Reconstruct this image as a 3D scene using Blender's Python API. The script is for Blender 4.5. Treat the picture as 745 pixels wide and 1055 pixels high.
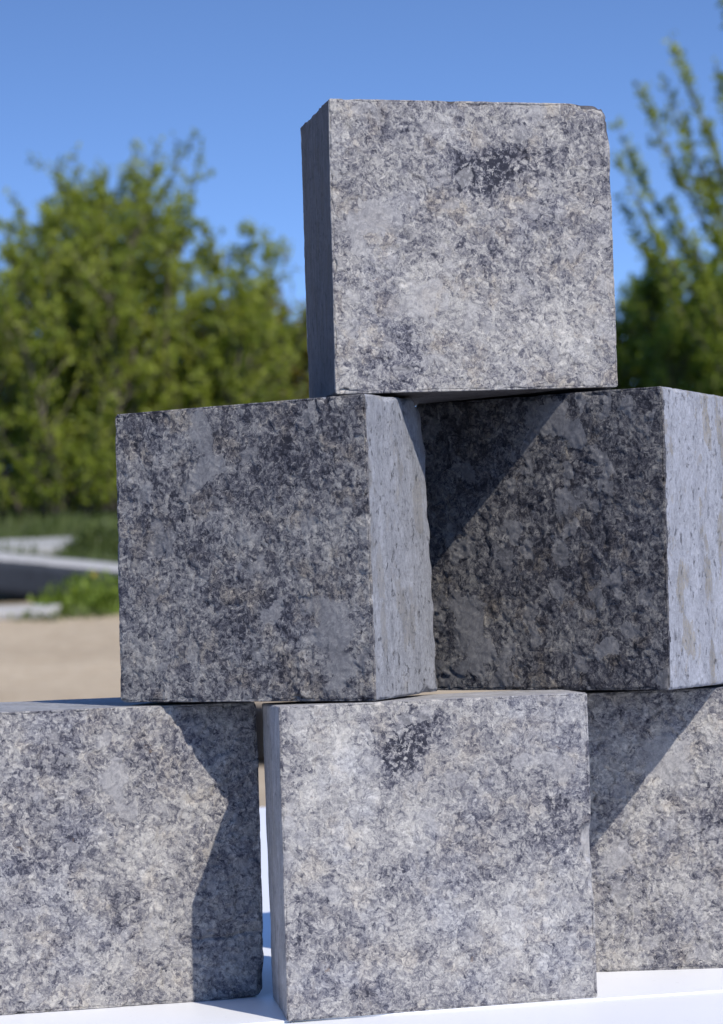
import bpy, math, random
import numpy as np
from mathutils import Matrix, Vector

for o in list(bpy.data.objects):
    bpy.data.objects.remove(o, do_unlink=True)
SC = bpy.context.scene
COL = SC.collection
HT = 0.61                                   # height of the white table top above the sand

# ------------------------------------------------------------------ camera
F_PX, PITCH, ROLL, CAM_H, CAM_D = 3800.0, 0.019, 0.03518, 0.13925, 1.286   # focal length in pixels of the 1055-pixel-high photo
fwd = Vector((0, math.cos(PITCH), math.sin(PITCH)))
up0 = Vector((0, -math.sin(PITCH), math.cos(PITCH)))
rt0 = Vector((1, 0, 0))
CAM_POS = Vector((0, -CAM_D, HT + CAM_H))
cr, sr = math.cos(ROLL), math.sin(ROLL)
axx, axy, axz = rt0*cr - up0*sr, rt0*sr + up0*cr, -fwd
cam = bpy.data.cameras.new('camera')
camo = bpy.data.objects.new('camera', cam)
COL.objects.link(camo)
camo.matrix_world = Matrix(((axx.x, axy.x, axz.x, CAM_POS.x), (axx.y, axy.y, axz.y, CAM_POS.y),
                            (axx.z, axy.z, axz.z, CAM_POS.z), (0, 0, 0, 1)))
cam.sensor_fit = 'VERTICAL'
cam.sensor_height = 24.0
cam.lens = F_PX/1055*24.0
cam.clip_start, cam.clip_end = 0.05, 3000
cam.dof.use_dof = True
cam.dof.focus_distance = 1.25
cam.dof.aperture_fstop = 26.0
SC.camera = camo

# ------------------------------------------------------------------ sun and sky
SUN_AZ, SUN_EL = 0.4976, 0.769               # azimuth from the camera side towards the right; elevation
sd = Vector((math.sin(SUN_AZ)*math.cos(SUN_EL), -math.cos(SUN_AZ)*math.cos(SUN_EL), math.sin(SUN_EL)))
sl = bpy.data.lights.new('sun', 'SUN')
sl.energy, sl.angle, sl.color = 5.0, math.radians(0.53), (1.0, 0.94, 0.85)
so = bpy.data.objects.new('sun', sl)
so.rotation_euler = sd.to_track_quat('Z', 'Y').to_euler()
so.location = (3, -5, 6)
COL.objects.link(so)
W = bpy.data.worlds.new('World')
SC.world = W
W.use_nodes = True
wn, wl = W.node_tree.nodes, W.node_tree.links
bg = wn['Background']
sky = wn.new('ShaderNodeTexSky')
sky.sky_type = 'NISHITA'
sky.sun_disc = False
sky.sun_elevation, sky.sun_rotation = SUN_EL, math.atan2(sd.x, sd.y)
sky.altitude, sky.air_density, sky.dust_density, sky.ozone_density = 200, 1.0, 0.0, 3.0
# a dry, very clear sky: the pale band at the horizon is compressed, the upper sky and the glow round the sun stay where they are
tc = wn.new('ShaderNodeTexCoord')
sx_ = wn.new('ShaderNodeSeparateXYZ')
wl.new(tc.outputs['Generated'], sx_.inputs[0])
rp = wn.new('ShaderNodeValToRGB')
wl.new(sx_.outputs['Z'], rp.inputs['Fac'])
els = rp.color_ramp.elements
for q in range(3):
    els.new(.5)
for e, (p_, v_) in zip(els, [(0, .045), (.16, .52), (.40, .66), (.70, .74), (1, 1)]):
    e.position, e.color = p_, (v_, v_, v_, 1)


def wmath(op, a, b=None):
    nd = wn.new('ShaderNodeMath'); nd.operation = op; nd.use_clamp = False
    for k_, v_ in enumerate((a, b)):
        if v_ is None:
            continue
        if hasattr(v_, 'links'):
            wl.new(v_, nd.inputs[k_])
        else:
            nd.inputs[k_].default_value = v_
    return nd.outputs[0]


zz_ = rp.outputs['Color']
hor = wmath('SQRT', wmath('MAXIMUM', wmath('SUBTRACT', 1.0, wmath('MULTIPLY', zz_, zz_)), 0.0))
old = wmath('SQRT', wmath('MAXIMUM', wmath('SUBTRACT', 1.0, wmath('MULTIPLY', sx_.outputs['Z'], sx_.outputs['Z'])), 1e-6))
k_ = wmath('DIVIDE', hor, old)
cb = wn.new('ShaderNodeCombineXYZ')
wl.new(wmath('MULTIPLY', sx_.outputs['X'], k_), cb.inputs[0])
wl.new(wmath('MULTIPLY', sx_.outputs['Y'], k_), cb.inputs[1])
wl.new(zz_, cb.inputs[2])
wl.new(cb.outputs[0], sky.inputs['Vector'])
gain = wn.new('ShaderNodeMix'); gain.data_type = 'RGBA'; gain.blend_type = 'MULTIPLY'
gain.inputs[0].default_value = 1.0
wl.new(sky.outputs['Color'], gain.inputs[6])
gain.inputs[7].default_value = (.98, 1.13, 1.39, 1)
wl.new(gain.outputs[2], bg.inputs['Color'])
bg.inputs['Strength'].default_value = 0.15
SC.view_settings.view_transform = 'Standard'
SC.view_settings.look = 'None'
SC.view_settings.gamma = 1
SC.view_settings.use_curve_mapping = False
SC.view_settings.exposure = 0.0

# ------------------------------------------------------------------ helpers
rng = np.random.RandomState(7)
_perm = np.random.RandomState(11).permutation(256).astype(np.int32)
_perm = np.concatenate([_perm, _perm, _perm])
_g = np.random.RandomState(5).normal(size=(256, 3))
_g /= np.linalg.norm(_g, axis=1)[:, None]
_rnd = np.random.RandomState(23).uniform(size=(256, 8))


def perlin(p):
    p = np.asarray(p, float)
    i = np.floor(p).astype(np.int64)
    f = p - i
    i &= 255
    t = f*f*f*(f*(f*6 - 15) + 10)
    out = 0
    for dx in (0, 1):
        for dy in (0, 1):
            for dz in (0, 1):
                h = _perm[_perm[_perm[(i[:, 0] + dx) & 255] + ((i[:, 1] + dy) & 255)] + ((i[:, 2] + dz) & 255)]
                g = _g[h]
                d = g[:, 0]*(f[:, 0] - dx) + g[:, 1]*(f[:, 1] - dy) + g[:, 2]*(f[:, 2] - dz)
                w = (t[:, 0] if dx else 1 - t[:, 0])*(t[:, 1] if dy else 1 - t[:, 1])*(t[:, 2] if dz else 1 - t[:, 2])
                out = out + w*d
    return out*1.6


def fbm(p, octs=4, gain=0.5):
    a, s, r = 1.0, 0.0, 1.0
    for k in range(octs):
        s = s + a*perlin(np.asarray(p)*r + 17.3*k)
        a *= gain
        r *= 2.03
    return s


def flakes(p, tilt):
    """Broken-stone facets: every cell is a tilted plane at its own height; returns height and a random per cell."""
    i0 = np.floor(p).astype(np.int64)
    best = np.full(len(p), 1e9)
    hgt = np.zeros(len(p))
    idn = np.zeros(len(p))
    for dx in (-1, 0, 1):
        for dy in (-1, 0, 1):
            for dz in (-1, 0, 1):
                c = i0 + np.array([dx, dy, dz])
                h = _perm[_perm[_perm[c[:, 0] & 255] + (c[:, 1] & 255)] + (c[:, 2] & 255)]
                j = _rnd[h]
                v = p - (c + j[:, :3])
                d = (v*v).sum(1)
                m = d < best
                best[m] = d[m]
                hgt[m] = (tilt*(v*(j[:, 3:6]*2 - 1)).sum(1)*1.4 + j[:, 6] - .5)[m]
                idn[m] = j[m, 7]
    return hgt, idn


def smooth(a, b, x):
    t = np.clip((x - a)/(b - a), 0, 1)
    return t*t*(3 - 2*t)


def at(px, py, y):
    """World point at depth y on the ray through photo pixel (px, py): used for surveying the background."""
    a, b = px - 372.5, py - 527.5
    u, v = a*cr - b*sr, a*sr + b*cr
    d = fwd*F_PX + rt0*u - up0*v
    return CAM_POS + d*((y - CAM_POS.y)/d.y)


def mesh_obj(name, V, Fq, mats, parent=None, mi=None, smooth_sh=False):
    me = bpy.data.meshes.new(name)
    V = np.asarray(V, np.float32)
    if isinstance(Fq, np.ndarray):
        k = Fq.shape[1]
        me.vertices.add(len(V)); me.vertices.foreach_set('co', V.ravel())
        me.loops.add(Fq.size); me.loops.foreach_set('vertex_index', Fq.astype(np.int32).ravel())
        me.polygons.add(len(Fq))
        me.polygons.foreach_set('loop_start', np.arange(0, Fq.size, k, dtype=np.int32))
    else:
        me.from_pydata([tuple(map(float, v)) for v in V], [], Fq)
    for m in mats:
        me.materials.append(m)
    if mi is not None:
        me.polygons.foreach_set('material_index', np.asarray(mi, np.int32))
    me.update(calc_edges=True)
    me.polygons.foreach_set('use_smooth', np.full(len(me.polygons), smooth_sh))
    me.validate()
    o = bpy.data.objects.new(name, me)
    COL.objects.link(o)
    if parent:
        o.parent = parent
    return o


def tag(o, label, cat, group=None, kind=None):
    if label:
        o['label'] = label
        o['category'] = cat
    if group:
        o['group'] = group
    if kind:
        o['kind'] = kind
    return o


def empty(name, loc, label, cat, group=None):
    o = bpy.data.objects.new(name, None)
    o.location = loc
    o.empty_display_size = 0.1
    COL.objects.link(o)
    return tag(o, label, cat, group)


# ------------------------------------------------------------------ node helpers
class NT:
    def __init__(s, name):
        s.m = bpy.data.materials.new(name)
        s.m.use_nodes = True
        s.t = s.m.node_tree
        s.bsdf = s.t.nodes['Principled BSDF']
        s.obj = s.t.nodes.new('ShaderNodeTexCoord').outputs['Object']

    def n(s, typ, props=None, **inp):
        nd = s.t.nodes.new(typ)
        for k, v in (props or {}).items():
            setattr(nd, k, v)
        for k, v in inp.items():
            s.set(nd.inputs[int(k[1:])] if k[0] == 'i' and k[1:].isdigit() else nd.inputs[k.replace('_', ' ')], v)
        return nd

    def set(s, sock, v):
        if hasattr(v, 'links'):
            s.t.links.new(v, sock)
        else:
            sock.default_value = v

    def math(s, op, a, b=0.0, c=None):
        nd = s.n('ShaderNodeMath', {'operation': op}, i0=a, i1=b)
        if c is not None:
            s.set(nd.inputs[2], c)
        return nd.outputs[0]

    def vec(s, op, a, b=(0, 0, 0)):
        nd = s.n('ShaderNodeVectorMath', {'operation': op}, i0=a)
        if op == 'SCALE':
            s.set(nd.inputs['Scale'], b)
        else:
            s.set(nd.inputs[1], b)
        return nd.outputs['Value'] if op in ('LENGTH', 'DISTANCE') else nd.outputs['Vector']

    def noise(s, v, scale, detail=3.0, rough=0.55, dist=0.0):
        return s.n('ShaderNodeTexNoise', None, Vector=v, Scale=scale, Detail=detail, Roughness=rough, Distortion=dist)

    def rng(s, v, a, b, c=0.0, d=1.0, sm=True):
        return s.n('ShaderNodeMapRange', {'interpolation_type': 'SMOOTHSTEP' if sm else 'LINEAR'}, i0=v, i1=a, i2=b, i3=c, i4=d).outputs[0]

    def ramp(s, v, stops):
        nd = s.n('ShaderNodeValToRGB', None, Fac=v)
        el = nd.color_ramp.elements
        while len(el) < len(stops):
            el.new(0.5)
        for e, (p, c) in zip(el, stops):
            e.position = p
            e.color = (*c, 1)
        return nd.outputs['Color']

    def mix(s, f, a, b, mode='MIX'):
        nd = s.n('ShaderNodeMix', {'data_type': 'RGBA', 'blend_type': mode})
        s.set(nd.inputs[0], f)
        s.set(nd.inputs[6], a if hasattr(a, 'links') else (*a, 1))
        s.set(nd.inputs[7], b if hasattr(b, 'links') else (*b, 1))
        return nd.outputs[2]

    def out(s, col, rough=0.8, spec=0.3, h=None, dist=0.001, strength=1.0):
        s.set(s.bsdf.inputs['Base Color'], col if hasattr(col, 'links') else (*col, 1))
        s.set(s.bsdf.inputs['Roughness'], rough)
        s.bsdf.inputs['Specular IOR Level'].default_value = spec
        if h is not None:
            b = s.n('ShaderNodeBump', None, Height=h, Distance=dist, Strength=strength)
            s.t.links.new(b.outputs['Normal'], s.bsdf.inputs['Normal'])
        return s.m


def rock_mat(seed, bias=0.0, coarse=1.0, tan=0.3, patches=(), gain=1.0, bare=.92, con=1.0, cool=0.5, pk=1.06):
    """Split face of the speckled grey stone: crumbly grain, angular flakes, dark nests, bare angular patches."""
    m = NT('split_stone')
    P0 = m.vec('ADD', m.vec('SCALE', m.obj, 10.0), (seed*3.7, seed*1.9, seed*5.3))
    w = m.noise(P0, 16.0, 5, .68).outputs['Color']
    P = m.vec('ADD', P0, m.vec('SCALE', m.vec('SUBTRACT', w, (.5, .5, .5)), 0.085))
    vA = m.n('ShaderNodeTexVoronoi', None, Vector=P, Scale=19/coarse)
    cA = m.n('ShaderNodeSeparateColor', None, Color=vA.outputs['Color']).outputs
    vB = m.n('ShaderNodeTexVoronoi', None, Vector=P, Scale=64/coarse)
    cB = m.n('ShaderNodeSeparateColor', None, Color=vB.outputs['Color']).outputs
    vC = m.n('ShaderNodeTexVoronoi', None, Vector=P, Scale=130/coarse)
    cC = m.n('ShaderNodeSeparateColor', None, Color=vC.outputs['Color']).outputs
    d = m.vec('NORMALIZE', m.vec('SUBTRACT', vA.outputs['Color'], (.5, .5, .5)))      # each flake has its own grain direction
    dp = m.n('ShaderNodeVectorMath', {'operation': 'DOT_PRODUCT'}, i0=P, i1=d).outputs['Value']
    Q = m.vec('SUBTRACT', P, m.n('ShaderNodeVectorMath', {'operation': 'SCALE'}, i0=d, Scale=m.math('MULTIPLY', dp, .66)).outputs['Vector'])
    Q = m.vec('ADD', Q, m.vec('SCALE', vA.outputs['Color'], 7.0))
    A = m.noise(Q, 92/coarse, 3, .62).outputs[0]
    G = m.noise(P, 20/coarse, 10, .78).outputs[0]
    H = m.noise(P, 85/coarse, 4, .7).outputs[0]
    L = m.noise(P0, 2.4, 6, 0.62, 0.3).outputs[0]
    fl = m.t.nodes.new('ShaderNodeAttribute'); fl.attribute_name = 'flake'
    wires = m.rng(m.math('ABSOLUTE', m.math('SUBTRACT', m.noise(P, 20/coarse, 4, 0.65, .6).outputs[0], 0.5)), 0.0, 0.011, 1.0, 0.0)
    mean = (.85 + .85 + 1.00 + .20 + .22 + .24 + .14)/2
    t = m.math('MULTIPLY_ADD', A, con*.85, .48 + bias - con*mean - .31)
    t = m.math('MULTIPLY_ADD', G, con*.85, t)
    t = m.math('MULTIPLY_ADD', H, con*1.00, t)
    t = m.math('MULTIPLY_ADD', cA[0], con*.20, t)
    t = m.math('MULTIPLY_ADD', cB[1], con*.22, t)
    t = m.math('MULTIPLY_ADD', cC[2], con*.24, t)
    t = m.math('MULTIPLY_ADD', fl.outputs['Fac'], con*.14, t)
    t = m.math('MULTIPLY_ADD', L, .62, t)
    t = m.math('MULTIPLY_ADD', wires, .14, t)
    G2 = m.noise(P, 46/coarse, 4, .65).outputs[0]
    zone = m.rng(m.noise(P0, 5.5, 4, .6).outputs[0], .42, .62)                        # flecks come in drifts
    dk = m.math('MULTIPLY', m.rng(G2, .555, .63), m.math('MULTIPLY_ADD', zone, .75, .25))
    t = m.math('MULTIPLY_ADD', dk, -.30*con, t)
    br = m.rng(m.noise(Q, 110/coarse, 3, .6).outputs[0], .60, .65)
    t = m.math('MULTIPLY_ADD', br, .22*con, t)
    pale = m.math('MULTIPLY', m.math('GREATER_THAN', cA[1], bare), .75)
    pn = m.math('SUBTRACT', m.noise(P0, 8.0, 6, 0.72).outputs[0], .5)
    nest = m.rng(G2, .40, .56)
    off = (seed*3.7, seed*1.9, seed*5.3)
    for (x, y, z, r, k) in patches:
        if k >= 1:                                       # bare patch with the angular outline of whole flakes
            dd = m.vec('SUBTRACT', vA.outputs['Position'], (x*10*19/coarse*0 + x*10 + off[0], 0, z*10 + off[2]))
            dd = m.vec('LENGTH', m.vec('MULTIPLY', dd, (1, 0, 1)))
            dd = m.math('MULTIPLY_ADD', pn, 6.0*r, dd)
            pale = m.math('MAXIMUM', pale, m.rng(dd, 8.6*r, 10.4*r, 1.0, 0.0))
        else:
            dd = m.vec('LENGTH', m.vec('MULTIPLY', m.vec('SUBTRACT', m.obj, (x, 0, z)), (1, 0, 1)))
            dd = m.math('MULTIPLY_ADD', pn, 3.2*r, dd)
            mk = m.rng(dd, .35*r, 1.35*r, 1.0, 0.0)
            if k < 0:                                    # nest of dark flakes
                mk = m.math('MULTIPLY', mk, nest)
                t = m.math('MULTIPLY_ADD', mk, 1.5*k, t)
            else:                                        # area richer in pale grains
                t = m.math('MULTIPLY_ADD', mk, k, t)
    g = gain
    col = m.ramp(t, [(0.0, (.022*g, .023*g, .034*g)), (0.22, (.070*g, .070*g, .090*g)), (0.42, (.165*g, .160*g, .172*g)),
                     (0.60, (.275*g, .265*g, .258*g)), (0.80, (.375*g, .358*g, .335*g)), (1.0, (.50*g, .475*g, .44*g))])
    tn = m.rng(m.noise(P, 8.0, 5, 0.65).outputs[0], 0.50, 0.66)
    col = m.mix(m.math('MULTIPLY', tn, tan), col, m.mix(1.0, col, (1.10, .95, .74), 'MULTIPLY'))
    bl = m.rng(m.noise(P0, 4.3, 5, 0.62).outputs[0], 0.50, 0.66)
    col = m.mix(m.math('MULTIPLY', bl, cool), col, m.mix(1.0, col, (.88, .94, 1.09), 'MULTIPLY'))
    rust = m.rng(m.noise(P, 11.0, 5, 0.7).outputs[0], 0.67, 0.74)
    col = m.mix(m.math('MULTIPLY', rust, 0.5), col, (.19*g, .125*g, .07*g))
    sm = m.math('MULTIPLY_ADD', H, .22, m.math('MULTIPLY_ADD', G, .16, .055))
    pc = m.n('ShaderNodeVectorMath', {'operation': 'SCALE'}, i0=(pk*g, pk*.975*g, pk*.975*g), Scale=sm).outputs[0]
    col = m.mix(m.math('MULTIPLY', pale, .66), col, pc)
    hgt = m.math('MULTIPLY_ADD', G, 1.0, m.math('MULTIPLY', H, .45))
    hgt = m.math('MULTIPLY_ADD', A, .25, hgt)
    hgt = m.math('MULTIPLY_ADD', cB[1], .10, hgt)
    hgt = m.mix(m.math('MULTIPLY', pale, 0.75), hgt, (0.80, 0.80, 0.80))
    return m.out(col, 0.74, 0.3, hgt, 0.0011, 0.7)


def sawn_mat(seed, c, streak=0.3, pits=0.5, tan=0.3):
    """Sawn side of a block: dusty, faint saw streaks, pits, tan angular stains, hairline cracks."""
    m = NT('sawn_stone')
    P0 = m.vec('ADD', m.vec('SCALE', m.obj, 10.0), (seed*2.3, seed*4.1, seed*1.7))
    P = m.vec('ADD', P0, m.vec('SCALE', m.vec('SUBTRACT', m.noise(P0, 22, 5, .68).outputs['Color'], (.5, .5, .5)), .07))
    S = m.noise(m.vec('MULTIPLY', P0, (1, 1, .09)), 30, 5, 0.65).outputs[0]
    G = m.noise(P, 70, 5, 0.75).outputs[0]
    M = m.noise(P, 12, 8, .74).outputs[0]
    L = m.noise(m.vec('MULTIPLY', P0, (1, 1, .45)), 5, 6, 0.65).outputs[0]
    t = m.math('MULTIPLY_ADD', m.math('SUBTRACT', S, .5), streak*2.2, 1.0)
    t = m.math('MULTIPLY_ADD', m.math('SUBTRACT', G, .5), 1.7, t)
    t = m.math('MULTIPLY_ADD', m.math('SUBTRACT', M, .5), 1.3, t)
    t = m.math('MULTIPLY_ADD', m.math('SUBTRACT', L, .5), 0.7, t)
    col = m.n('ShaderNodeVectorMath', {'operation': 'SCALE'}, i0=(*c,), Scale=t).outputs[0]
    va = m.n('ShaderNodeTexVoronoi', None, Vector=m.vec('MULTIPLY', P, (1, 1, .65)), Scale=12)
    ca = m.n('ShaderNodeSeparateColor', None, Color=va.outputs['Color']).outputs
    tb = m.math('MAXIMUM', m.math('GREATER_THAN', ca[0], .86), m.rng(m.noise(P, 7, 6, .7).outputs[0], .56, .62))
    tb = m.math('MULTIPLY', tb, m.rng(G, .38, .55))
    col = m.mix(m.math('MULTIPLY', tb, tan), col, m.n('ShaderNodeVectorMath', {'operation': 'SCALE'}, i0=(c[0]*.74, c[1]*.65, c[2]*.48), Scale=t).outputs[0])
    pk = m.rng(m.noise(P, 26, 6, 0.72).outputs[0], 0.60, 0.645)
    crk = m.rng(m.math('ABSOLUTE', m.math('SUBTRACT', m.noise(P, 6, 4, .6, .6).outputs[0], .56)), 0.0, .004, 1.0, 0.0)
    pit = m.math('MAXIMUM', pk, m.math('MULTIPLY', crk, m.rng(L, .48, .56)))
    col = m.mix(m.math('MULTIPLY', pit, pits), col, (c[0]*.16, c[1]*.16, c[2]*.18))
    h = m.math('SUBTRACT', m.math('MULTIPLY_ADD', G, .5, m.math('MULTIPLY_ADD', M, .7, m.math('MULTIPLY', S, .4))), m.math('MULTIPLY', pit, .6))
    return m.out(col, 0.75, 0.3, h, 0.0014, 0.9)


# ------------------------------------------------------------------ materials of the surroundings
def sand_mat():
    m = NT('sand')
    a = m.noise(m.obj, 0.55, 6, 0.6).outputs[0]
    b = m.noise(m.obj, 9.0, 6, 0.7).outputs[0]
    c = m.noise(m.obj, 90.0, 3, 0.6).outputs[0]
    t = m.math('MULTIPLY_ADD', b, .5, m.math('MULTIPLY_ADD', c, .25, m.math('MULTIPLY', a, .45)))
    col = m.ramp(t, [(0.40, (.22, .165, .11)), (0.56, (.36, .285, .195)), (0.72, (.47, .385, .275))])
    V = m.n('ShaderNodeTexVoronoi', None, Vector=m.obj, Scale=26.0)
    rnd = m.n('ShaderNodeSeparateColor', None, Color=V.outputs['Color'])
    st = m.math('LESS_THAN', V.outputs['Distance'], m.math('MULTIPLY_ADD', rnd.outputs[0], 0.5, -0.18))
    col = m.mix(m.math('MULTIPLY', st, .7), col, m.ramp(rnd.outputs[1], [(0, (.16, .14, .12)), (1, (.46, .43, .39))]))
    sep = m.n('ShaderNodeSeparateXYZ', None, Vector=m.obj)
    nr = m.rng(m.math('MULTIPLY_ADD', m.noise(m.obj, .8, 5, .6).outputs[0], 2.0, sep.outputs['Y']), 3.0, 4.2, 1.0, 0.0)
    col = m.mix(nr, col, m.ramp(t, [(0.40, (.055, .050, .046)), (0.72, (.15, .135, .12))]))  # unseen ground near the table, darkened to cut bounce light on the blocks
    gm = m.math('MULTIPLY_ADD', m.noise(m.obj, 1.3, 5, 0.65).outputs[0], 3.2, sep.outputs['Y'])
    gm = m.rng(gm, 22.2, 23.4)
    gcol = m.ramp(b, [(0.35, (.035, .045, .018)), (0.65, (.09, .10, .04))])
    col = m.mix(gm, col, gcol)
    return m.out(col, .95, .15, m.math('ADD', t, m.math('MULTIPLY', st, .2)), 0.02, .8)


def leaf_mat(name, stops, trans=0.45):
    m = NT(name)
    a = m.t.nodes.new('ShaderNodeAttribute')
    a.attribute_name = 'tone'
    col = m.ramp(a.outputs['Fac'], stops)
    m.out(col, .5, .35)
    tr = m.n('ShaderNodeBsdfTranslucent', None, Color=m.mix(1.0, col, (1.25, 1.25, .55), 'MULTIPLY'))
    mx = m.n('ShaderNodeMixShader', None, Fac=trans)
    out = m.t.nodes['Material Output']
    m.t.links.new(m.bsdf.outputs[0], mx.inputs[1])
    m.t.links.new(tr.outputs[0], mx.inputs[2])
    m.t.links.new(mx.outputs[0], out.inputs['Surface'])
    return m.m


def bark_mat():
    m = NT('bark')
    a = m.noise(m.vec('MULTIPLY', m.obj, (1, 1, .2)), 40, 4, .6).outputs[0]
    return m.out(m.ramp(a, [(.3, (.06, .05, .04)), (.7, (.17, .145, .115))]), .9, .2, a, .01)


def pale_mat(name, c, var=0.25, scale=14):
    m = NT(name)
    a = m.noise(m.obj, scale, 6, .65).outputs[0]
    b = m.noise(m.obj, scale*9, 3, .6).outputs[0]
    t = m.math('MULTIPLY_ADD', m.math('SUBTRACT', a, .5), var*3, m.math('MULTIPLY_ADD', m.math('SUBTRACT', b, .5), var*1.5, 1.0))
    return m.out(m.n('ShaderNodeVectorMath', {'operation': 'SCALE'}, i0=(*c,), Scale=t).outputs[0], .8, .25, a, .004)


def white_mat(name, c):
    m = NT(name)
    a = m.noise(m.obj, 7, 5, .6).outputs[0]
    s = m.noise(m.obj, 260, 2, .5).outputs[0]
    col = m.mix(m.rng(a, .3, .75), c, tuple(x*.965 for x in c))
    dust = m.math('MULTIPLY', m.rng(m.noise(m.obj, 420, 2, .5).outputs[0], .72, .76), .35)
    col = m.mix(dust, col, (.42, .40, .38))
    return m.out(col, .42, .4, s, .0001, .4)


# ------------------------------------------------------------------ ground: one sheet, flat near the table, rising to a bank behind
PROFILE = [(-400, -0.02), (12.2, 0.0), (14, 0.10), (16, 0.27), (18, 0.41), (20.2, 0.585), (22, 0.78), (24, 1.02), (28, 1.40), (34, 1.62), (50, 1.8), (120, 2.0), (1500, 2.0)]


def gz(x, y):
    base = np.interp(y, [a for a, b in PROFILE], [b for a, b in PROFILE])
    p = np.stack([np.asarray(x, float)*1.0, np.asarray(y, float)*1.0, np.zeros_like(np.asarray(x, float))], -1).reshape(-1, 3)
    return base + 0.035*fbm(p*0.35 + 3.1, 3).reshape(np.shape(x)) + 0.008*fbm(p*2.7 + 9.1, 3).reshape(np.shape(x))


gx = np.unique(np.concatenate([np.linspace(-8, 8, 161), np.linspace(-40, 40, 81), np.linspace(-1200, 1200, 49)]))
gy = np.unique(np.concatenate([np.linspace(-3, 34, 300), np.linspace(-40, 80, 61), np.linspace(-400, 1500, 39)]))
GX, GY = np.meshgrid(gx, gy)
GZ = gz(GX.ravel(), GY.ravel()).reshape(GX.shape)
idx = np.arange(GX.size).reshape(GX.shape)
Fg = np.stack([idx[:-1, :-1], idx[:-1, 1:], idx[1:, 1:], idx[1:, :-1]], -1).reshape(-1, 4)
tag(mesh_obj('ground', np.stack([GX.ravel(), GY.ravel(), GZ.ravel()], -1), Fg, [sand_mat()], smooth_sh=True), None, None, kind='structure')


def ground_z(x, y):
    return float(gz(np.array([float(x)]), np.array([float(y)]))[0])


# ------------------------------------------------------------------ boxes with bevels
def bevel_box(sx, sy, sz, r=0.004, z0=0.0):
    import bmesh
    bm = bmesh.new()
    bmesh.ops.create_cube(bm, size=1)
    bmesh.ops.scale(bm, vec=(sx, sy, sz), verts=bm.verts)
    bmesh.ops.translate(bm, vec=(0, 0, z0 + sz/2), verts=bm.verts)
    bmesh.ops.bevel(bm, geom=bm.edges[:], offset=r, segments=3, affect='EDGES', profile=.6)
    return bm


def bm_obj(name, bm, mat, parent=None, loc=(0, 0, 0), rot=(0, 0, 0)):
    me = bpy.data.meshes.new(name)
    bm.to_mesh(me)
    bm.free()
    me.materials.append(mat)
    o = bpy.data.objects.new(name, me)
    COL.objects.link(o)
    o.parent = parent
    o.location, o.rotation_euler = loc, rot
    return o


# ------------------------------------------------------------------ white table with the board the blocks stand on
white_top = white_mat('white_board', (.80, .805, .82))
white_tab = white_mat('white_laminate', (.77, .775, .79))
BT = 0.0006
tb = empty('table', (0, .35, 0), 'white table the stone blocks are piled on, standing on sand', 'table')
bm_obj('tabletop', bevel_box(2.4, 1.27, .03, .003), white_tab, tb, (0, .065, HT - BT - .03))
steel = pale_mat('grey_steel', (.35, .36, .38), .1)
for sx in (-1, 1):
    for sy in (-1, 1):
        bm_obj('leg', bevel_box(.045, .045, HT - BT - .03 + .03, .004), steel, tb, (sx*1.12, sy*.55 + .065, -.03))
# board: its front edge runs just under the front of the middle block, its back edge ends a metre behind
bang = math.atan2(-.061 + .0736, .1142 - .0722)
bl, bd = 2.2, 1.09
import bmesh
bm = bmesh.new()
pts = [(-.95, -.0736 + (-.95 - .0722)*.30), (1.02, -.0736 + (1.02 - .0722)*.30), (1.02, 1.03), (-1.05, 1.03)]
pts = [(-.95, -.385), (1.02, .21), (1.02, 1.04), (-1.05, 1.04)]
# straight front edge through the two surveyed points
k = (-.061 + .0736)/(.1142 - .0722)
fe = lambda x: -.0736 + (x - .0722)*k
pts = [(-.42, fe(-.42)), (.95, fe(.95)), (.95, 1.03), (-.42, 1.03)]
lo = [bm.verts.new((x, y, 0)) for x, y in pts]
hi = [bm.verts.new((x, y, BT)) for x, y in pts]
bm.faces.new(lo[::-1]); bm.faces.new(hi)
for i in range(4):
    bm.faces.new((lo[i], lo[(i + 1) % 4], hi[(i + 1) % 4], hi[i]))
tag(bm_obj('white_board', bm, white_top, None, (0, 0, HT - BT + .00005)), 'thin white board lying on the table under the stone blocks', 'board')

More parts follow.
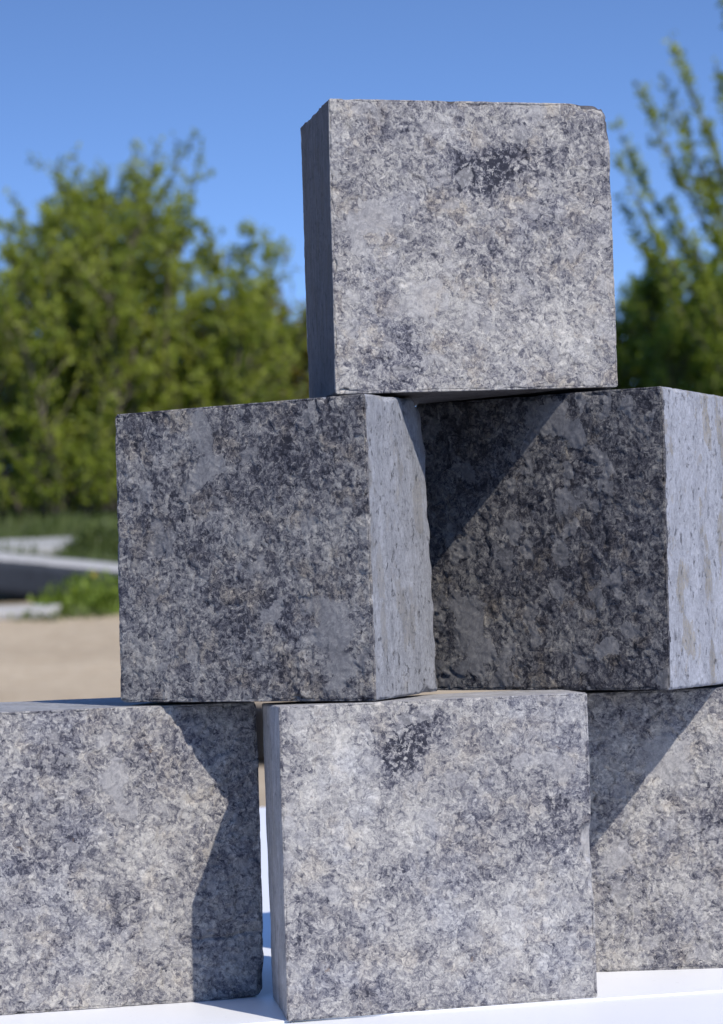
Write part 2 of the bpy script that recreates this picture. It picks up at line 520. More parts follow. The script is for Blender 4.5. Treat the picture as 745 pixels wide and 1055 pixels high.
# ------------------------------------------------------------------ the six stone blocks
BLOCKS = {
 'T': dict(loc=(0.0361, -0.0035, 0.2015), yaw=0.1322, c={
  'FBL': (-0.0506, -0.0525, 0.0004), 'FBR': (0.0502, -0.0271, 0.0015), 'FTL': (-0.0497, -0.0523, 0.0990), 'FTR': (0.0505, -0.0268, 0.0987),
  'RBL': (-0.0502, 0.0272, 0.0000), 'RBR': (0.0502, 0.0525, -0.0003), 'RTL': (-0.0499, 0.0275, 0.0995), 'RTR': (0.0504, 0.0529, 0.0987)}),
 'L': dict(loc=(-0.0296, -0.0255, 0.1007), yaw=-0.2714, c={
  'FBL': (-0.0493, -0.0254, 0.0007), 'FBR': (0.0484, -0.0548, -0.0001), 'FTL': (-0.0479, -0.0253, 0.0983), 'FTR': (0.0486, -0.0552, 0.0996),
  'RBL': (-0.0485, 0.0548, 0.0001), 'RBR': (0.0490, 0.0253, 0.0001), 'RTL': (-0.0487, 0.0544, 0.1000), 'RTR': (0.0477, 0.0245, 0.1006)}),
 'R': dict(loc=(0.0775, 0.0284, 0.0995), yaw=-0.3612, c={
  'FBL': (-0.0515, -0.0285, 0.0007), 'FBR': (0.0515, -0.0714, 0.0002), 'FTL': (-0.0506, -0.0278, 0.1020), 'FTR': (0.0525, -0.0706, 0.1017),
  'RBL': (-0.0515, 0.0714, 0.0000), 'RBR': (0.0515, 0.0285, -0.0007), 'RTL': (-0.0506, 0.0721, 0.1013), 'RTR': (0.0524, 0.0292, 0.1007)}),
 'A': dict(loc=(-0.1028, -0.0021, 0.0001), yaw=0.3012, c={
  'FBL': (-0.0515, -0.0510, 0.0), 'FBR': (0.0519, -0.0508, 0.0), 'FTL': (-0.0512, -0.0514, 0.1002), 'FTR': (0.0526, -0.0505, 0.0999),
  'RBL': (-0.0515, 0.0500, 0.0), 'RBR': (0.0520, 0.0510, 0.0), 'RTL': (-0.0512, 0.0495, 0.1007), 'RTR': (0.0523, 0.0505, 0.1004)}),
 'B': dict(loc=(0.0181, -0.0525, 0.0), yaw=0.0957, c={
  'FBL': (-0.0525, -0.0496, 0.0), 'FBR': (0.0520, -0.0228, 0.0), 'FTL': (-0.0515, -0.0463, 0.1003), 'FTR': (0.0517, -0.0257, 0.1004),
  'RBL': (-0.0523, 0.0180, 0.0), 'RBR': (0.0518, 0.0471, 0.0), 'RTL': (-0.0520, 0.0273, 0.0993), 'RTR': (0.0514, 0.0479, 0.1000)}),
 'C': dict(loc=(0.1243, 0.0551, 0.0), yaw=-0.0226, c={
  'FBL': (-0.0515, -0.0500, 0.0), 'FBR': (0.0515, -0.0500, 0.0), 'FTL': (-0.0524, -0.0505, 0.0975), 'FTR': (0.0506, -0.0505, 0.0984),
  'RBL': (-0.0515, 0.0500, 0.0), 'RBR': (0.0515, 0.0500, 0.0), 'RTL': (-0.0524, 0.0495, 0.0980), 'RTR': (0.0506, 0.0495, 0.0990)}),
}


def graded(n):
    e = np.array([0, .003, .007, .012, .018, .025, .033])
    return np.concatenate([e, np.linspace(.041, .959, n), 1 - e[::-1]])


def stone_block(key, label, look, sides, seed, rough=1.0, edge=1.0, chips=(), cracks=(), n=200, ny=70):
    patches = look['patches']
    front = rock_mat(**look)
    S = BLOCKS[key]
    U = [graded(n), graded(ny), graded(n)]
    N = [len(u) for u in U]
    enc, quads, fid = [], [], []
    for ax in range(3):
        a, b = [(1, 2), (2, 0), (0, 1)][ax]
        ia, ib = np.meshgrid(np.arange(N[a]), np.arange(N[b]), indexing='ij')
        for side in (0, 1):
            ijk = [None]*3
            ijk[a], ijk[b], ijk[ax] = ia, ib, np.full_like(ia, (N[ax] - 1)*side)
            code = (ijk[0]*N[1] + ijk[1])*N[2] + ijk[2]
            q = np.stack([code[:-1, :-1], code[1:, :-1], code[1:, 1:], code[:-1, 1:]], -1).reshape(-1, 4)
            if side == 0:
                q = q[:, ::-1]
            quads.append(q)
            fid.append(np.full(len(q), ax*2 + side))
    Q, fid = np.concatenate(quads), np.concatenate(fid)
    codes, inv = np.unique(Q.ravel(), return_inverse=True)
    Fq = inv.reshape(-1, 4)
    ijk = np.stack([codes//(N[1]*N[2]), (codes//N[2]) % N[1], codes % N[2]], -1)
    u = np.stack([U[d][ijk[:, d]] for d in range(3)], -1)
    D = np.array([.103, .080, .100])
    c = (u - .5)*D
    sp = c + seed*0.713
    r = edge*(.0007 + .0012*np.maximum(0, fbm(sp*170, 3)) + .0022*smooth(.35, .8, perlin(sp*62 + 4)) + .0026*smooth(.32, .8, perlin(sp*200 + 9)))
    for (cc, rad, ex) in chips:
        ax_ = [0, 2] if cc[1] is None else [0, 1, 2]     # None: worn along the whole arris
        d = np.linalg.norm(c[:, ax_] - np.array([cc[q_] for q_ in ax_]), axis=1)
        r = r + ex*smooth(rad, rad*.5, d)
    r = np.clip(r, .0006, .016)[:, None]
    h = D/2
    q = np.clip(c, -(h - r), h - r)
    dv = c - q
    nn = dv/np.maximum(np.linalg.norm(dv, axis=1), 1e-9)[:, None]
    c2 = q + r*nn
    wy = smooth(.35, .8, np.abs(nn[:, 1]))
    wb = smooth(-.6, -.95, nn[:, 2])                      # resting face stays flat
    wz = smooth(.6, .95, nn[:, 2])
    edgew = smooth(.97, .80, np.abs(nn).max(1))           # rounded arris: crumbly
    wsp = sp + .0012*np.stack([fbm(sp*170 + k, 2) for k in (1, 31, 61)], -1)
    big = fbm(sp*22 + 2, 3)
    f1, id1 = flakes(wsp/.0075, .9)
    f2, id2 = flakes(wsp/.0034 + 5.5, 1.0)
    fine = fbm(sp*520, 2)
    flat = np.zeros(len(c))
    for (x, y, z, rad, kd) in patches:
        if kd >= 1:
            dd = np.linalg.norm((c - np.array([x, 0, z - .05]))[:, [0, 2]], axis=1) + .5*rad*fbm(sp*90, 3)
            flat = np.maximum(flat, smooth(1.3*rad, .7*rad, dd))
    dr = rough*(.00045*big + (1 - .65*flat)*(.00020*f1 + .00019*f2 + .00012*fine)) - .0005*rough + .0002*flat
    for (x0, z0, x1, z1, dep) in cracks:                   # hairline breaks in the split face
        e = np.array([x1 - x0, z1 - z0]); le = np.hypot(*e); e = e/le
        w0 = c[:, [0, 2]] - np.array([x0, z0 - .05])
        al = w0 @ e
        ac = w0 @ np.array([-e[1], e[0]]) + .0010*fbm(sp*130, 3)
        dr = dr - dep*smooth(.0009, .0002, np.abs(ac))*smooth(-.002, .004, al)*smooth(le + .002, le - .004, al) - .0004*(ac > 0)*smooth(.008, .0, ac)*smooth(-.002, .004, al)*smooth(le + .002, le - .004, al)
    ds = .00018*fbm(sp*60, 4) + .00005*perlin(sp*np.array([500, 500, 40])) - .00006
    de = .0004*fbm(sp*260, 3) + .0003*f2 - .0003
    disp = wy*dr + (1 - wy)*ds*(1 - .7*np.maximum(wb, wz))
    disp = disp + edgew*de*edge
    c3 = c2 + nn*disp[:, None]
    u3 = c3/D + .5
    K = S['c']
    P = 0
    for a, fa in (('L', 1 - u3[:, 0]), ('R', u3[:, 0])):
        for b, fb in (('F', 1 - u3[:, 1]), ('R', u3[:, 1])):
            for z, fz in (('B', 1 - u3[:, 2]), ('T', u3[:, 2])):
                P = P + (fa*fb*fz)[:, None]*np.array(K[b + z + a])
    # materials: front and rear split, the rest sawn; the split skin breaks unevenly over the arrises
    fc = c[Fq].mean(1)
    ins = .0012 + .0022*np.maximum(0, fbm((fc + seed)*140, 4)) + .0025*smooth(.3, .6, perlin((fc + seed)*55))
    rear = (fid//2 != 1) & ((D[1]/2 - np.abs(fc[:, 1])) < ins)
    mi = np.where((fid//2 == 1) | rear, 0, 1)
    o = mesh_obj('stone_block', P, Fq, [front, sides], mi=mi, smooth_sh=True)
    fa = o.data.attributes.new('flake', 'FLOAT', 'POINT')
    fa.data.foreach_set('value', (.6*id1 + .4*id2).astype(np.float32))
    o.location = (S['loc'][0], S['loc'][1], HT + S['loc'][2])
    o.rotation_euler = (0, 0, S['yaw'])
    return tag(o, label, 'stone block', 'speckled grey stone blocks piled in a pyramid')


# patches: x across the front, y, z up, radius, kind (<0 dark nest, <1 paler drift, 2 bare patch)
stone_block('T', 'single stone block on top of the pile, pale speckled face against the sky', dict(seed=1, bias=.06, coarse=.90, tan=.42, cool=.25, gain=1.14, con=1.0, patches=[
    (.004, 0, .074, .010, -.42), (.018, 0, .079, .010, -.20), (-.034, 0, .060, .008, 2), (-.041, 0, .052, .006, 2), (-.016, 0, .036, .010, .16), (-.018, 0, .032, .007, 2), (-.030, 0, .010, .013, -.18),
    (.040, 0, .082, .016, -.12), (.018, 0, .045, .02, -.08), (-.032, 0, .090, .012, -.10), (.036, 0, .020, .014, .10)]),
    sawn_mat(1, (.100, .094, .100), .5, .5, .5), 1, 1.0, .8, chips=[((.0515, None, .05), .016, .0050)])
stone_block('L', 'left block of the middle row, dark rough face and pale sawn right side', dict(seed=2, bias=-.05, coarse=1.0, tan=.5, gain=.82, con=1.3, bare=.94, cool=.25, patches=[
    (-.014, 0, .090, .007, 2), (-.012, 0, .078, .005, 2), (.034, 0, .024, .009, 2), (.036, 0, .012, .007, 2), (.004, 0, .045, .004, 2), (.010, 0, .030, .004, 2), (-.034, 0, .020, .018, .10), (.022, 0, .086, .016, -.16), (-.036, 0, .066, .014, -.12), (.012, 0, .014, .012, -.12)]),
    sawn_mat(2, (.335, .342, .370), .22, .8, .45), 2, 1.1, .9,
    chips=[((.0515, .04, .047), .016, .006), ((.0515, .04, .022), .008, .0030), ((.0515, .04, .010), .005, .0025), ((.0515, .04, -.002), .006, .0032), ((.0515, .04, -.016), .005, .0022), ((.0515, .04, -.028), .007, .003), ((.0515, .04, -.042), .005, .002)])
stone_block('R', 'right block of the middle row, darkest face partly in shadow, bluish white sawn side', dict(seed=3, bias=-.10, coarse=1.08, tan=.7, gain=.60, con=1.3, bare=.90, pk=1.45, cool=.25, patches=[
    (-.030, 0, .026, .008, 2), (-.027, 0, .014, .007, 2), (-.033, 0, .008, .004, 2), (.026, 0, .014, .0045, 2), (.008, 0, .093, .006, 2), (.018, 0, .088, .004, 2), (.014, 0, .064, .005, 2), (-.012, 0, .058, .005, 2), (-.016, 0, .045, .004, 2), (.005, 0, .05, .02, -.08)]),
    sawn_mat(3, (.365, .372, .408), .14, .7, .85), 3, .95, .9)
stone_block('A', 'left block of the bottom row, slanting shadow across its right end', dict(seed=4, bias=.04, coarse=.96, tan=.28, cool=.36, gain=1.10, con=1.03, patches=[
    (.001, 0, .076, .0045, 2), (.004, 0, .069, .0045, 2), (.022, 0, .084, .014, -.14), (-.028, 0, .058, .014, -.16), (.010, 0, .047, .013, .12), (.016, 0, .028, .008, .14), (-.02, 0, .088, .012, -.12), (.006, 0, .033, .009, -.12)]),
    sawn_mat(4, (.33, .33, .34), .2, .4, .3), 4, 1.1, .6, chips=[((.0515, -.04, -.05), .014, .003)],
    cracks=[(.022, .0205, .052, .0215, .0006), (.000, .030, .012, .036, .0004)])
stone_block('B', 'middle block of the bottom row, foremost of the pile, bare grey left side', dict(seed=5, bias=.06, coarse=.93, tan=.26, cool=.40, gain=1.10, con=1.0, patches=[
    (-.008, 0, .090, .010, -.34), (-.012, 0, .081, .008, -.30), (.024, 0, .026, .014, .20), (.030, 0, .080, .0045, 2), (-.004, 0, .060, .010, .14), (-.036, 0, .080, .012, .14), (.012, 0, .050, .016, -.12), (.040, 0, .060, .014, -.14), (-.03, 0, .03, .02, -.08), (-.012, 0, .044, .008, -.10)]),
    sawn_mat(5, (.40, .39, .395), .4, .35, .3), 5, 1.0, .6, chips=[((.0515, -.04, .0), .009, .010), ((.0515, -.04, -.012), .006, .004)],
    cracks=[(-.008, .054, -.0075, .040, .0005), (.032, .030, .040, .044, .0004)])
stone_block('C', 'right block of the bottom row, partly hidden, triangular shadow on its upper left', dict(seed=6, bias=.04, coarse=.98, tan=.28, cool=.36, gain=1.08, con=1.03, patches=[
    (-.035, 0, .070, .016, .12), (-.020, 0, .074, .009, 2), (.0, 0, .055, .012, -.14), (-.040, 0, .040, .006, 2)]),
    sawn_mat(6, (.33, .33, .34), .3, .4, .3), 6, 1.1, .7)


# ------------------------------------------------------------------ pale and dark stones lying on the bank
def rough_box(name, sx, sy, sz, mats, loc, rot, seed, nseg=24, r=.008, amp=.005, topmat=False):
    ux, uy, uz = [np.linspace(0, 1, max(3, int(nseg*s/max(sx, sy, sz)) + 3)) for s in (sx, sy, sz)]
    U = [ux, uy, uz]
    N = [len(q) for q in U]
    qs, fid = [], []
    for ax in range(3):
        a, b = [(1, 2), (2, 0), (0, 1)][ax]
        ia, ib = np.meshgrid(np.arange(N[a]), np.arange(N[b]), indexing='ij')
        for side in (0, 1):
            ijk = [None]*3
            ijk[a], ijk[b], ijk[ax] = ia, ib, np.full_like(ia, (N[ax] - 1)*side)
            code = (ijk[0]*N[1] + ijk[1])*N[2] + ijk[2]
            q = np.stack([code[:-1, :-1], code[1:, :-1], code[1:, 1:], code[:-1, 1:]], -1).reshape(-1, 4)
            qs.append(q if side else q[:, ::-1])
            fid.append(np.full(len(q), ax*2 + side))
    Q, fid = np.concatenate(qs), np.concatenate(fid)
    codes, inv = np.unique(Q.ravel(), return_inverse=True)
    ijk = np.stack([codes//(N[1]*N[2]), (codes//N[2]) % N[1], codes % N[2]], -1)
    D = np.array([sx, sy, sz])
    c = (np.stack([U[d][ijk[:, d]] for d in range(3)], -1) - .5)*D
    h = D/2
    q = np.clip(c, -(h - r), h - r)
    dv = c - q
    nn = dv/np.maximum(np.linalg.norm(dv, axis=1), 1e-9)[:, None]
    P = q + r*nn + nn*(amp*fbm((c + seed)*6, 4))[:, None]
    P[:, 2] += sz/2
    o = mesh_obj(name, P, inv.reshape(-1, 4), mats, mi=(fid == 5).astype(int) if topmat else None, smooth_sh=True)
    o.location, o.rotation_euler = loc, rot
    return o


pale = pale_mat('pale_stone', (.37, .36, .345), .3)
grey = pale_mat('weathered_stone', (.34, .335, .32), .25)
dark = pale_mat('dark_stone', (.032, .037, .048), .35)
black = pale_mat('near_black', (.013, .011, .010), .3)


def stone_at(px, py, y, size, mats, label, yaw=0, tilt=.12, sink=.02, seed=1, topmat=False, lean=0.0):
    p = at(px, py, y)
    z = ground_z(p.x, p.y)
    o = rough_box('stone_slab', *size, mats, (p.x, p.y, z - sink), (tilt, lean, yaw), seed, topmat=topmat)
    return tag(o, label, 'stone slab', 'stone slabs on the bank')


# ------------------------------------------------------------------ plants
def leaf_quads(C, Dr, size, rs, aspect=.5):
    """Kinked four-corner leaves at points C pointing along Dr."""
    n = len(C)
    Dr = Dr/np.maximum(np.linalg.norm(Dr, axis=1), 1e-9)[:, None]
    R = rs.normal(size=(n, 3))*.55 + np.array([.15, -.45, .8])          # blades turn towards the light
    S = np.cross(Dr, R)
    S /= np.maximum(np.linalg.norm(S, axis=1), 1e-9)[:, None]
    Nn = np.cross(Dr, S)
    L = (size*rs.uniform(.65, 1.25, n))[:, None]
    Wd = L*aspect*.5
    a = C
    b = C + Dr*L*.45 + S*Wd + Nn*L*.08
    d = C + Dr*L*.45 - S*Wd + Nn*L*.08
    e = C + Dr*L - Nn*L*.06
    V = np.stack([a, b, e, d], 1).reshape(-1, 3)
    F = np.arange(n*4).reshape(-1, 4)
    return V, F


def tubes(paths):
    Vs, Fs, base = [], [], 0
    K = 5
    for pth, rad in paths:
        pth = np.asarray(pth)
        m = len(pth)
        T = np.gradient(pth, axis=0)
        T /= np.maximum(np.linalg.norm(T, axis=1), 1e-9)[:, None]
        ref = np.array([0.31, .95, .05])
        A = np.cross(T, ref)
        A /= np.maximum(np.linalg.norm(A, axis=1), 1e-9)[:, None]
        Bv = np.cross(T, A)
        th = np.arange(K)*2*math.pi/K
        ring = pth[:, None, :] + np.asarray(rad)[:, None, None]*(np.cos(th)[None, :, None]*A[:, None, :] + np.sin(th)[None, :, None]*Bv[:, None, :])
        Vs.append(ring.reshape(-1, 3))
        ii = np.arange(m - 1)[:, None]*K
        jj = np.arange(K)[None, :]
        q = np.stack([ii + jj, ii + (jj + 1) % K, ii + K + (jj + 1) % K, ii + K + jj], -1).reshape(-1, 4) + base
        Fs.append(q)
        base += m*K
    return np.concatenate(Vs), np.concatenate(Fs)


def set_tone(o, tone, per):
    at_ = o.data.attributes.new('tone', 'FLOAT', 'FACE')
    at_.data.foreach_set('value', np.asarray(tone, np.float32))


def curve(p0, d0, length, up, rs, m=10, wob=.12):
    p, d = np.array(p0, float), np.array(d0, float)
    d /= np.linalg.norm(d)
    out = [p.copy()]
    for k in range(m - 1):
        d = d + np.array([0, 0, up/m]) + rs.normal(size=3)*wob/m*2
        d /= np.linalg.norm(d)
        p = p + d*length/(m - 1)
        out.append(p.copy())
    return np.array(out)


def shrub(name, base, height, width, seed, label, cat, mat, bark, leaf=.062, stems=9, shoots=15, twigs=5, per=22, group=None, depth=None, upright=.75):
    rs = np.random.RandomState(seed)
    root = empty(name, base, label, cat, group)
    depth = depth or width
    paths, LC, LD, LT = [], [], [], []
    for s in range(stems):
        a = 2*math.pi*(s + rs.uniform(-.3, .3))/stems
        lean = math.sqrt(rs.uniform(.0, 1.0))
        tx, ty = math.cos(a)*lean*width/2, math.sin(a)*lean*depth/2
        hh = height*math.sqrt(max(.1, 1 - .80*lean**2))*rs.uniform(.88, 1.0)
        d = np.array([tx*.6, ty*.6, hh])
        st = curve((tx*.62, ty*.62, -.05), d*np.array([.65, .65, .9]), np.linalg.norm(d), upright, rs, 14)
        paths.append((st, np.linspace(.035, .006, 14)*height/2.8))
        for j in range(shoots):
            t = rs.uniform(.03, .99)
            k = min(12, int(t*13))
            o = st[k] + (st[k + 1] - st[k])*(t*13 - k)
            aa = rs.uniform(0, 2*math.pi)
            ln = height*rs.uniform(.14, .34)*(1.1 - .5*t)
            sh = curve(o, (math.cos(aa), math.sin(aa), rs.uniform(.2, 1.8)), ln*rs.uniform(.8, 1.25), rs.uniform(.5, 1.3), rs, 8, .25)
            paths.append((sh, np.linspace(.010, .003, 8)*height/2.8))
            tone0 = rs.uniform(.25, .75)
            allp = [sh]
            for w in range(twigs):
                kk = rs.randint(2, 8)
                aa2 = rs.uniform(0, 2*math.pi)
                tw = curve(sh[kk], (math.cos(aa2), math.sin(aa2), rs.uniform(.0, 1.2)), ln*rs.uniform(.25, .6), .9, rs, 6, .3)
                paths.append((tw, np.linspace(.004, .002, 6)))
                allp.append(tw)
            for pth in allp:
                n = int(per*rs.uniform(.5, 1.2))
                kk = rs.uniform(.15, 1, n)*(len(pth) - 1.001)
                ki = kk.astype(int)
                C = pth[ki] + (pth[ki + 1] - pth[ki])*(kk - ki)[:, None]
                dd = (pth[ki + 1] - pth[ki])
                dd = dd/np.maximum(np.linalg.norm(dd, axis=1), 1e-9)[:, None]
                Dr = dd*.8 + rs.normal(size=(n, 3))*.75 + np.array([0, 0, -.12])
                LC.append(C + rs.normal(size=(n, 3))*.02)
                LD.append(Dr)
                LT.append(np.clip(tone0 + rs.normal(size=n)*.16, 0, 1))
    for s in range(stems*6):                                # low suckers: foliage down to the ground
        a, q = rs.uniform(0, 2*math.pi), math.sqrt(rs.uniform(.1, 1))*.55
        o = (math.cos(a)*q*width*.8, math.sin(a)*q*depth*.8, -.03)
        ln = rs.uniform(.25, .75)
        sh = curve(o, (math.cos(a)*.5 + rs.normal()*.4, math.sin(a)*.5 + rs.normal()*.4, 1), ln, .2, rs, 8, .3)
        paths.append((sh, np.linspace(.008, .002, 8)))
        n = int(per*2.5)
        kk = rs.uniform(.05, 1, n)*6.99
        ki = kk.astype(int)
        LC.append(sh[ki] + (sh[ki + 1] - sh[ki])*(kk - ki)[:, None] + rs.normal(size=(n, 3))*.05)
        LD.append(rs.normal(size=(n, 3)) + np.array([0, 0, .3]))
        LT.append(np.clip(rs.uniform(.15, .6) + rs.normal(size=n)*.15, 0, 1))
    V, F = tubes(paths)
    mesh_obj('trunk', V, F, [bark], root, smooth_sh=True)
    C, Dr = np.concatenate(LC), np.concatenate(LD)
    ok = C[:, 2] > .03
    V, F = leaf_quads(C[ok], Dr[ok], leaf, rs, .55)
    cr_ = mesh_obj('crown', V, F, [mat], root)
    set_tone(cr_, np.concatenate(LT)[ok], 1)
    return root


bark = bark_mat()
GREEN = leaf_mat('leaf_green', [(.0, (.090, .132, .014)), (.5, (.235, .285, .034)), (1.0, (.365, .400, .058))])
DGREEN = leaf_mat('leaf_dark_green', [(.0, (.075, .120, .014)), (.5, (.175, .245, .032)), (1.0, (.280, .345, .050))])
RUST = leaf_mat('leaf_rusty', [(.0, (.08, .115, .014)), (.55, (.19, .22, .03)), (.68, (.26, .15, .04)), (1.0, (.32, .13, .045))])
LIME = leaf_mat('leaf_light_green', [(.0, (.06, .085, .025)), (.5, (.125, .165, .05)), (1.0, (.22, .25, .09))])


def spot(px, py, y):
    p = at(px, py, y)
    return (p.x, p.y, ground_z(p.x, p.y))


shrub('bushy_tree', spot(122, 520, 28.0), 2.6, 2.95, 24, 'broad bushy green tree behind the pile at left', 'tree', GREEN, bark, leaf=.052, stems=36, shoots=20, twigs=5, per=25)
shrub('bushy_tree', spot(-95, 520, 29.5), 2.2, 2.2, 33, 'bushy tree cut by the left edge of the photo', 'tree', GREEN, bark, leaf=.052, stems=22, shoots=17, twigs=5, per=22)
shrub('shrub', spot(292, 520, 29.4), 1.75, 2.1, 45, 'lower green shrub with some rusty leaves, behind the left middle block', 'shrub', RUST, bark, leaf=.052, stems=22, shoots=16, twigs=5, per=24)
shrub('shrub', spot(715, 520, 29.0), 2.0, 1.9, 52, 'dense dark green shrub right of the top block', 'shrub', DGREEN, bark, leaf=.052, stems=26, shoots=18, twigs=5, per=23)


def limb_tree(name, base, label):
    """Open tree whose long limbs sweep up to the left; tips surveyed from the photo."""
    rs = np.random.RandomState(91)
    root = empty(name, base, label, 'tree')
    b = np.array(base)
    y0 = base[1]
    paths, LC, LD, LT = [], [], [], []
    trunk = np.array([[0, 0, -.05], [.02, 0, .5], [-.02, .03, 1.0], [.03, .0, 1.6], [0, 0, 2.3], [.05, 0, 3.2]])
    paths.append((trunk, np.array([.085, .075, .065, .055, .04, .015])))
    tips = [(690, 42, 1.5), (655, 82, 1.2), (682, 84, 1.35), (640, 126, .95), (637, 160, .75), (738, 66, 1.6), (742, -20, 2.2), (800, -30, 2.3), (870, 20, 1.8),
            (636, 205, .45), (700, 150, 1.0), (728, 125, 1.2), (900, 120, 1.2), (840, 90, 1.5), (660, 240, .2), (690, 205, .6), (725, 170, .9), (910, 210, .8), (715, 240, .3), (735, 215, .6)]
    for (px, py, z0) in tips:
        tip = np.array(at(px, py, y0 + rs.uniform(-.5, .5))) - b
        s = np.array([0, 0, z0*.75])
        mid = s*.40 + tip*.60 + np.array([-.10, 0, -rs.uniform(.12, .24)*abs(tip[0])])
        t = np.linspace(0, 1, 16)[:, None]
        pth = (1 - t)**2*s + 2*t*(1 - t)*mid + t*t*tip + np.cumsum(rs.normal(size=(16, 3))*.016, 0)*np.linspace(1, .2, 16)[:, None]
        paths.append((pth, np.linspace(.02, .003, 16)))
        subs = [(pth, 1.0, 1.0)]
        for w in range(7):
            k = rs.randint(5, 14)
            d = pth[k + 1] - pth[k]
            d = d/np.linalg.norm(d) + rs.normal(size=3)*.42
            tw = curve(pth[k], d, rs.uniform(.10, .30), .5, rs, 7, .3)
            paths.append((tw, np.linspace(.006, .002, 7)))
            subs.append((tw, .7, .35))
        for (q, den, tt) in subs:
            seg = np.linalg.norm(np.diff(q, axis=0), axis=1).sum()
            n = int(seg*150*den)
            kk = rs.uniform(.3 if tt == 1 else .1, 1, n)*(len(q) - 1.001)
            ki = kk.astype(int)
            keep = rs.uniform(size=n) < .25 + .9*(np.sin(kk*rs.uniform(1.2, 2.4) + rs.uniform(0, 6)) > -.1)
            kk, ki = kk[keep], ki[keep]
            n = len(kk)
            C = q[ki] + (q[ki + 1] - q[ki])*(kk - ki)[:, None]
            dd = q[ki + 1] - q[ki]
            dd /= np.maximum(np.linalg.norm(dd, axis=1), 1e-9)[:, None]
            LC.append(C + rs.normal(size=(n, 3))*.022)
            LD.append(dd*.6 + rs.normal(size=(n, 3))*.75)
            LT.append(np.clip(rs.uniform(.3, .7) + rs.normal(size=n)*.15, 0, 1))
    V, F = tubes(paths)
    mesh_obj('trunk', V, F, [bark], root, smooth_sh=True)
    V, F = leaf_quads(np.concatenate(LC), np.concatenate(LD), .066, rs, .5)
    cr_ = mesh_obj('crown', V, F, [GREEN], root)
    set_tone(cr_, np.concatenate(LT), 1)


limb_tree('open_tree', spot(835, 520, 27.5), 'tall open tree at the right edge with limbs sweeping up')


# ------------------------------------------------------------------ grass, weeds and stones at the foot of the bank
def blades(C, h, rs, lean=.45, w=.006):
    n = len(C)
    a = rs.uniform(0, 2*math.pi, n)
    L = (h*rs.uniform(.5, 1.2, n))
    dx = np.stack([np.cos(a), np.sin(a), np.zeros(n)], -1)*(L*lean*rs.uniform(.2, 1.2, n))[:, None]
    s = np.stack([-np.sin(a + .7), np.cos(a + .7), np.zeros(n)], -1)*w
    up = np.array([0, 0, 1.])
    p1 = C + dx*.3 + up*(L*.55)[:, None]
    p2 = C + dx + up*L[:, None]
    V = np.stack([C - s, C + s, p1 + s*.8, p1 - s*.8, p2 + s*.15, p2 - s*.15], 1).reshape(-1, 3)
    i = np.arange(n)[:, None]*6
    F = np.concatenate([i + np.array([[0, 1, 2, 3]]), i + np.array([[3, 2, 4, 5]])], 0)
    return V, F


def grass_patch(polys, dens, h, seed):
    rs = np.random.RandomState(seed)
    Cs = []
    for (x0, x1, y0, y1, k) in polys:
        n = int((x1 - x0)*(y1 - y0)*dens*k)
        x, y = rs.uniform(x0, x1, n), rs.uniform(y0, y1, n)
        keep = fbm(np.stack([x*1.3, y*1.3, x*0], -1), 3) > -.12
        x, y = x[keep], y[keep]
        Cs.append(np.stack([x, y, gz(x, y) - .01], -1))
    C = np.concatenate(Cs)
    V, F = blades(C, h, rs)
    return V, F, len(C), rs


V, F, n, rs_ = grass_patch([(-3.6, 4.2, 21.6, 27.5, 1.0), (-3.6, 4.2, 27.5, 31, .6)], 420, .11, 3)
g = mesh_obj('grass', V, F, [LIME])
set_tone(g, np.tile(np.clip(rs_.normal(.35, .2, n), 0, 1), 2), 1)
tag(g, 'green grass growing on the bank at the foot of the trees', 'grass', kind='stuff')


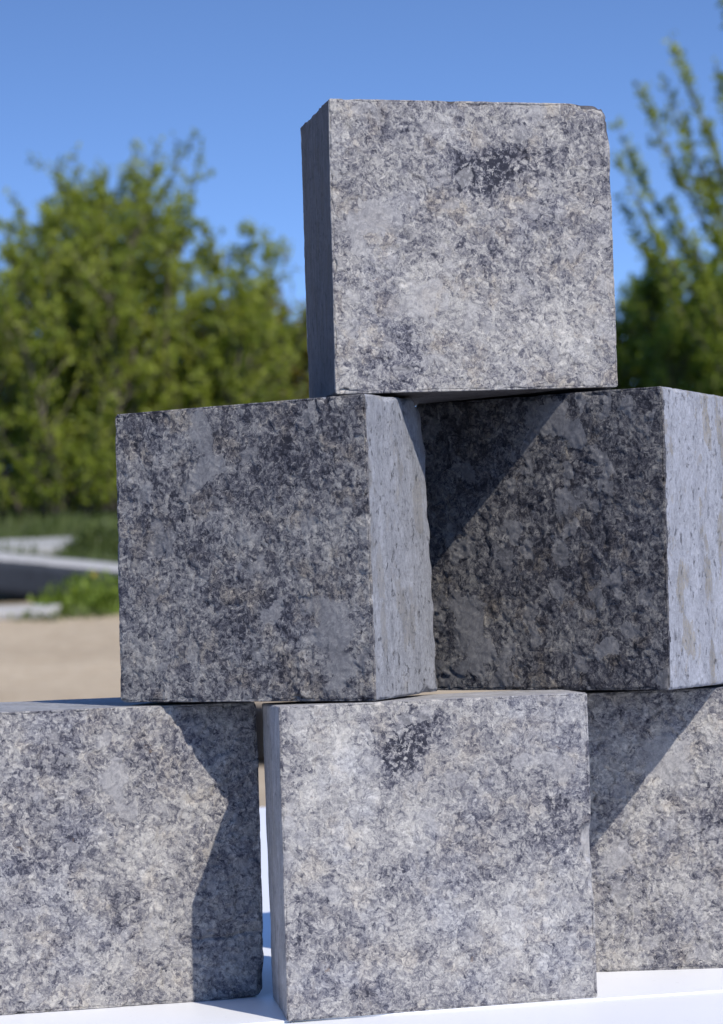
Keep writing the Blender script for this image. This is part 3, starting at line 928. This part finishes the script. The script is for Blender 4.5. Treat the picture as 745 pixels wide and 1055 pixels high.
def weed(name, px, py, y, w, h, n, seed, mat, label, flowers=0):
    p = spot(px, py, y)
    rs = np.random.RandomState(seed)
    root = empty(name, p, label, 'weeds')
    rr = np.sqrt(rs.uniform(0, 1, n))*w/2
    aa = rs.uniform(0, 2*math.pi, n)
    C = np.stack([rr*np.cos(aa), rr*np.sin(aa)*.6, np.zeros(n)], -1)
    C[:, 2] = gz(C[:, 0] + p[0], C[:, 1] + p[1]) - p[2] - .01
    hh = h*(1 - .6*(rr/(w/2))**2)
    V, F = blades(C, hh, rs, .5, .007)
    nl = n//2
    Cl = C[rs.randint(0, n, nl)] + np.stack([rs.normal(size=nl)*.02, rs.normal(size=nl)*.02, np.zeros(nl)], -1)
    Cl[:, 2] += rs.uniform(.1, 1, nl)*h*(1 - .6*((Cl[:, 0]**2 + Cl[:, 1]**2)/(w/2)**2))
    V2, F2 = leaf_quads(Cl, rs.normal(size=(nl, 3)) + np.array([0, 0, .6]), .055, rs, .6)
    o = mesh_obj('foliage', np.concatenate([V, V2]), np.concatenate([F, F2 + len(V)]), [mat], root)
    set_tone(o, np.concatenate([np.tile(np.clip(rs.normal(.4, .2, n), 0, 1), 2), np.clip(rs.normal(.5, .2, nl), 0, 1)]), 1)
    if flowers:
        m = NT('yellow_petal')
        m.out((.65, .42, .03), .6, .2)
        Cf = C[rs.randint(0, n, flowers)].copy()
        Cf[:, 2] += rs.uniform(.5, 1.0, flowers)*h
        V3, F3 = leaf_quads(np.repeat(Cf, 7, 0), rs.normal(size=(flowers*7, 3)), .022, rs, .7)
        mesh_obj('blossom', V3, F3, [m.m], root)
    return root


stone_at(30, 548, 24.3, (1.25, .6, .08), [grey], 'weathered grey slab highest on the bank, in front of the trees', yaw=-.1, tilt=.14, seed=2, sink=.02)
stone_at(-6, 562, 22.9, (.26, .25, .09), [pale], 'small pale stone end at the left edge, above the long dark block', yaw=.2, tilt=.1, seed=3, sink=.02)
stone_at(60, 606, 21.2, (2.6, .36, .22), [dark, pale], 'long stone block with dark sides and pale top, on the bank at left', yaw=-.20, tilt=.11, seed=4, topmat=True, sink=-.01, lean=.13)  # dark on its sides, pale on the top face only
stone_at(-30, 622, 20.55, (1.05, .24, .07), [pale], 'low white stone strip at the edge of the sand', yaw=-.12, tilt=.10, seed=5, sink=.02)
weed('weed_clump', 104, 625, 20.7, .80, .22, 520, 8, DGREEN, 'grassy weed clump with a few yellow blossoms at the end of the white strip', 4)
weed('weed_clump', 66, 630, 20.45, .62, .07, 220, 18, LIME, 'low scattered weeds on the sand beside the white strip', 0)
weed('leafy_weed', 112, 540, 23.9, .6, .26, 420, 9, LIME, 'bright green leafy weed beside the weathered slab')
p = at(266, 793, 13.4)  # near-black box set on the sand behind the slot
zz = ground_z(p.x, p.y)
tag(rough_box('dark_block', .62, .20, .205, [black], (p.x, p.y, zz - .004), (0, 0, -1.15), 7, r=.01, amp=.004),
    'dark block on the sand, glimpsed through the slot between bottom blocks', 'timber')
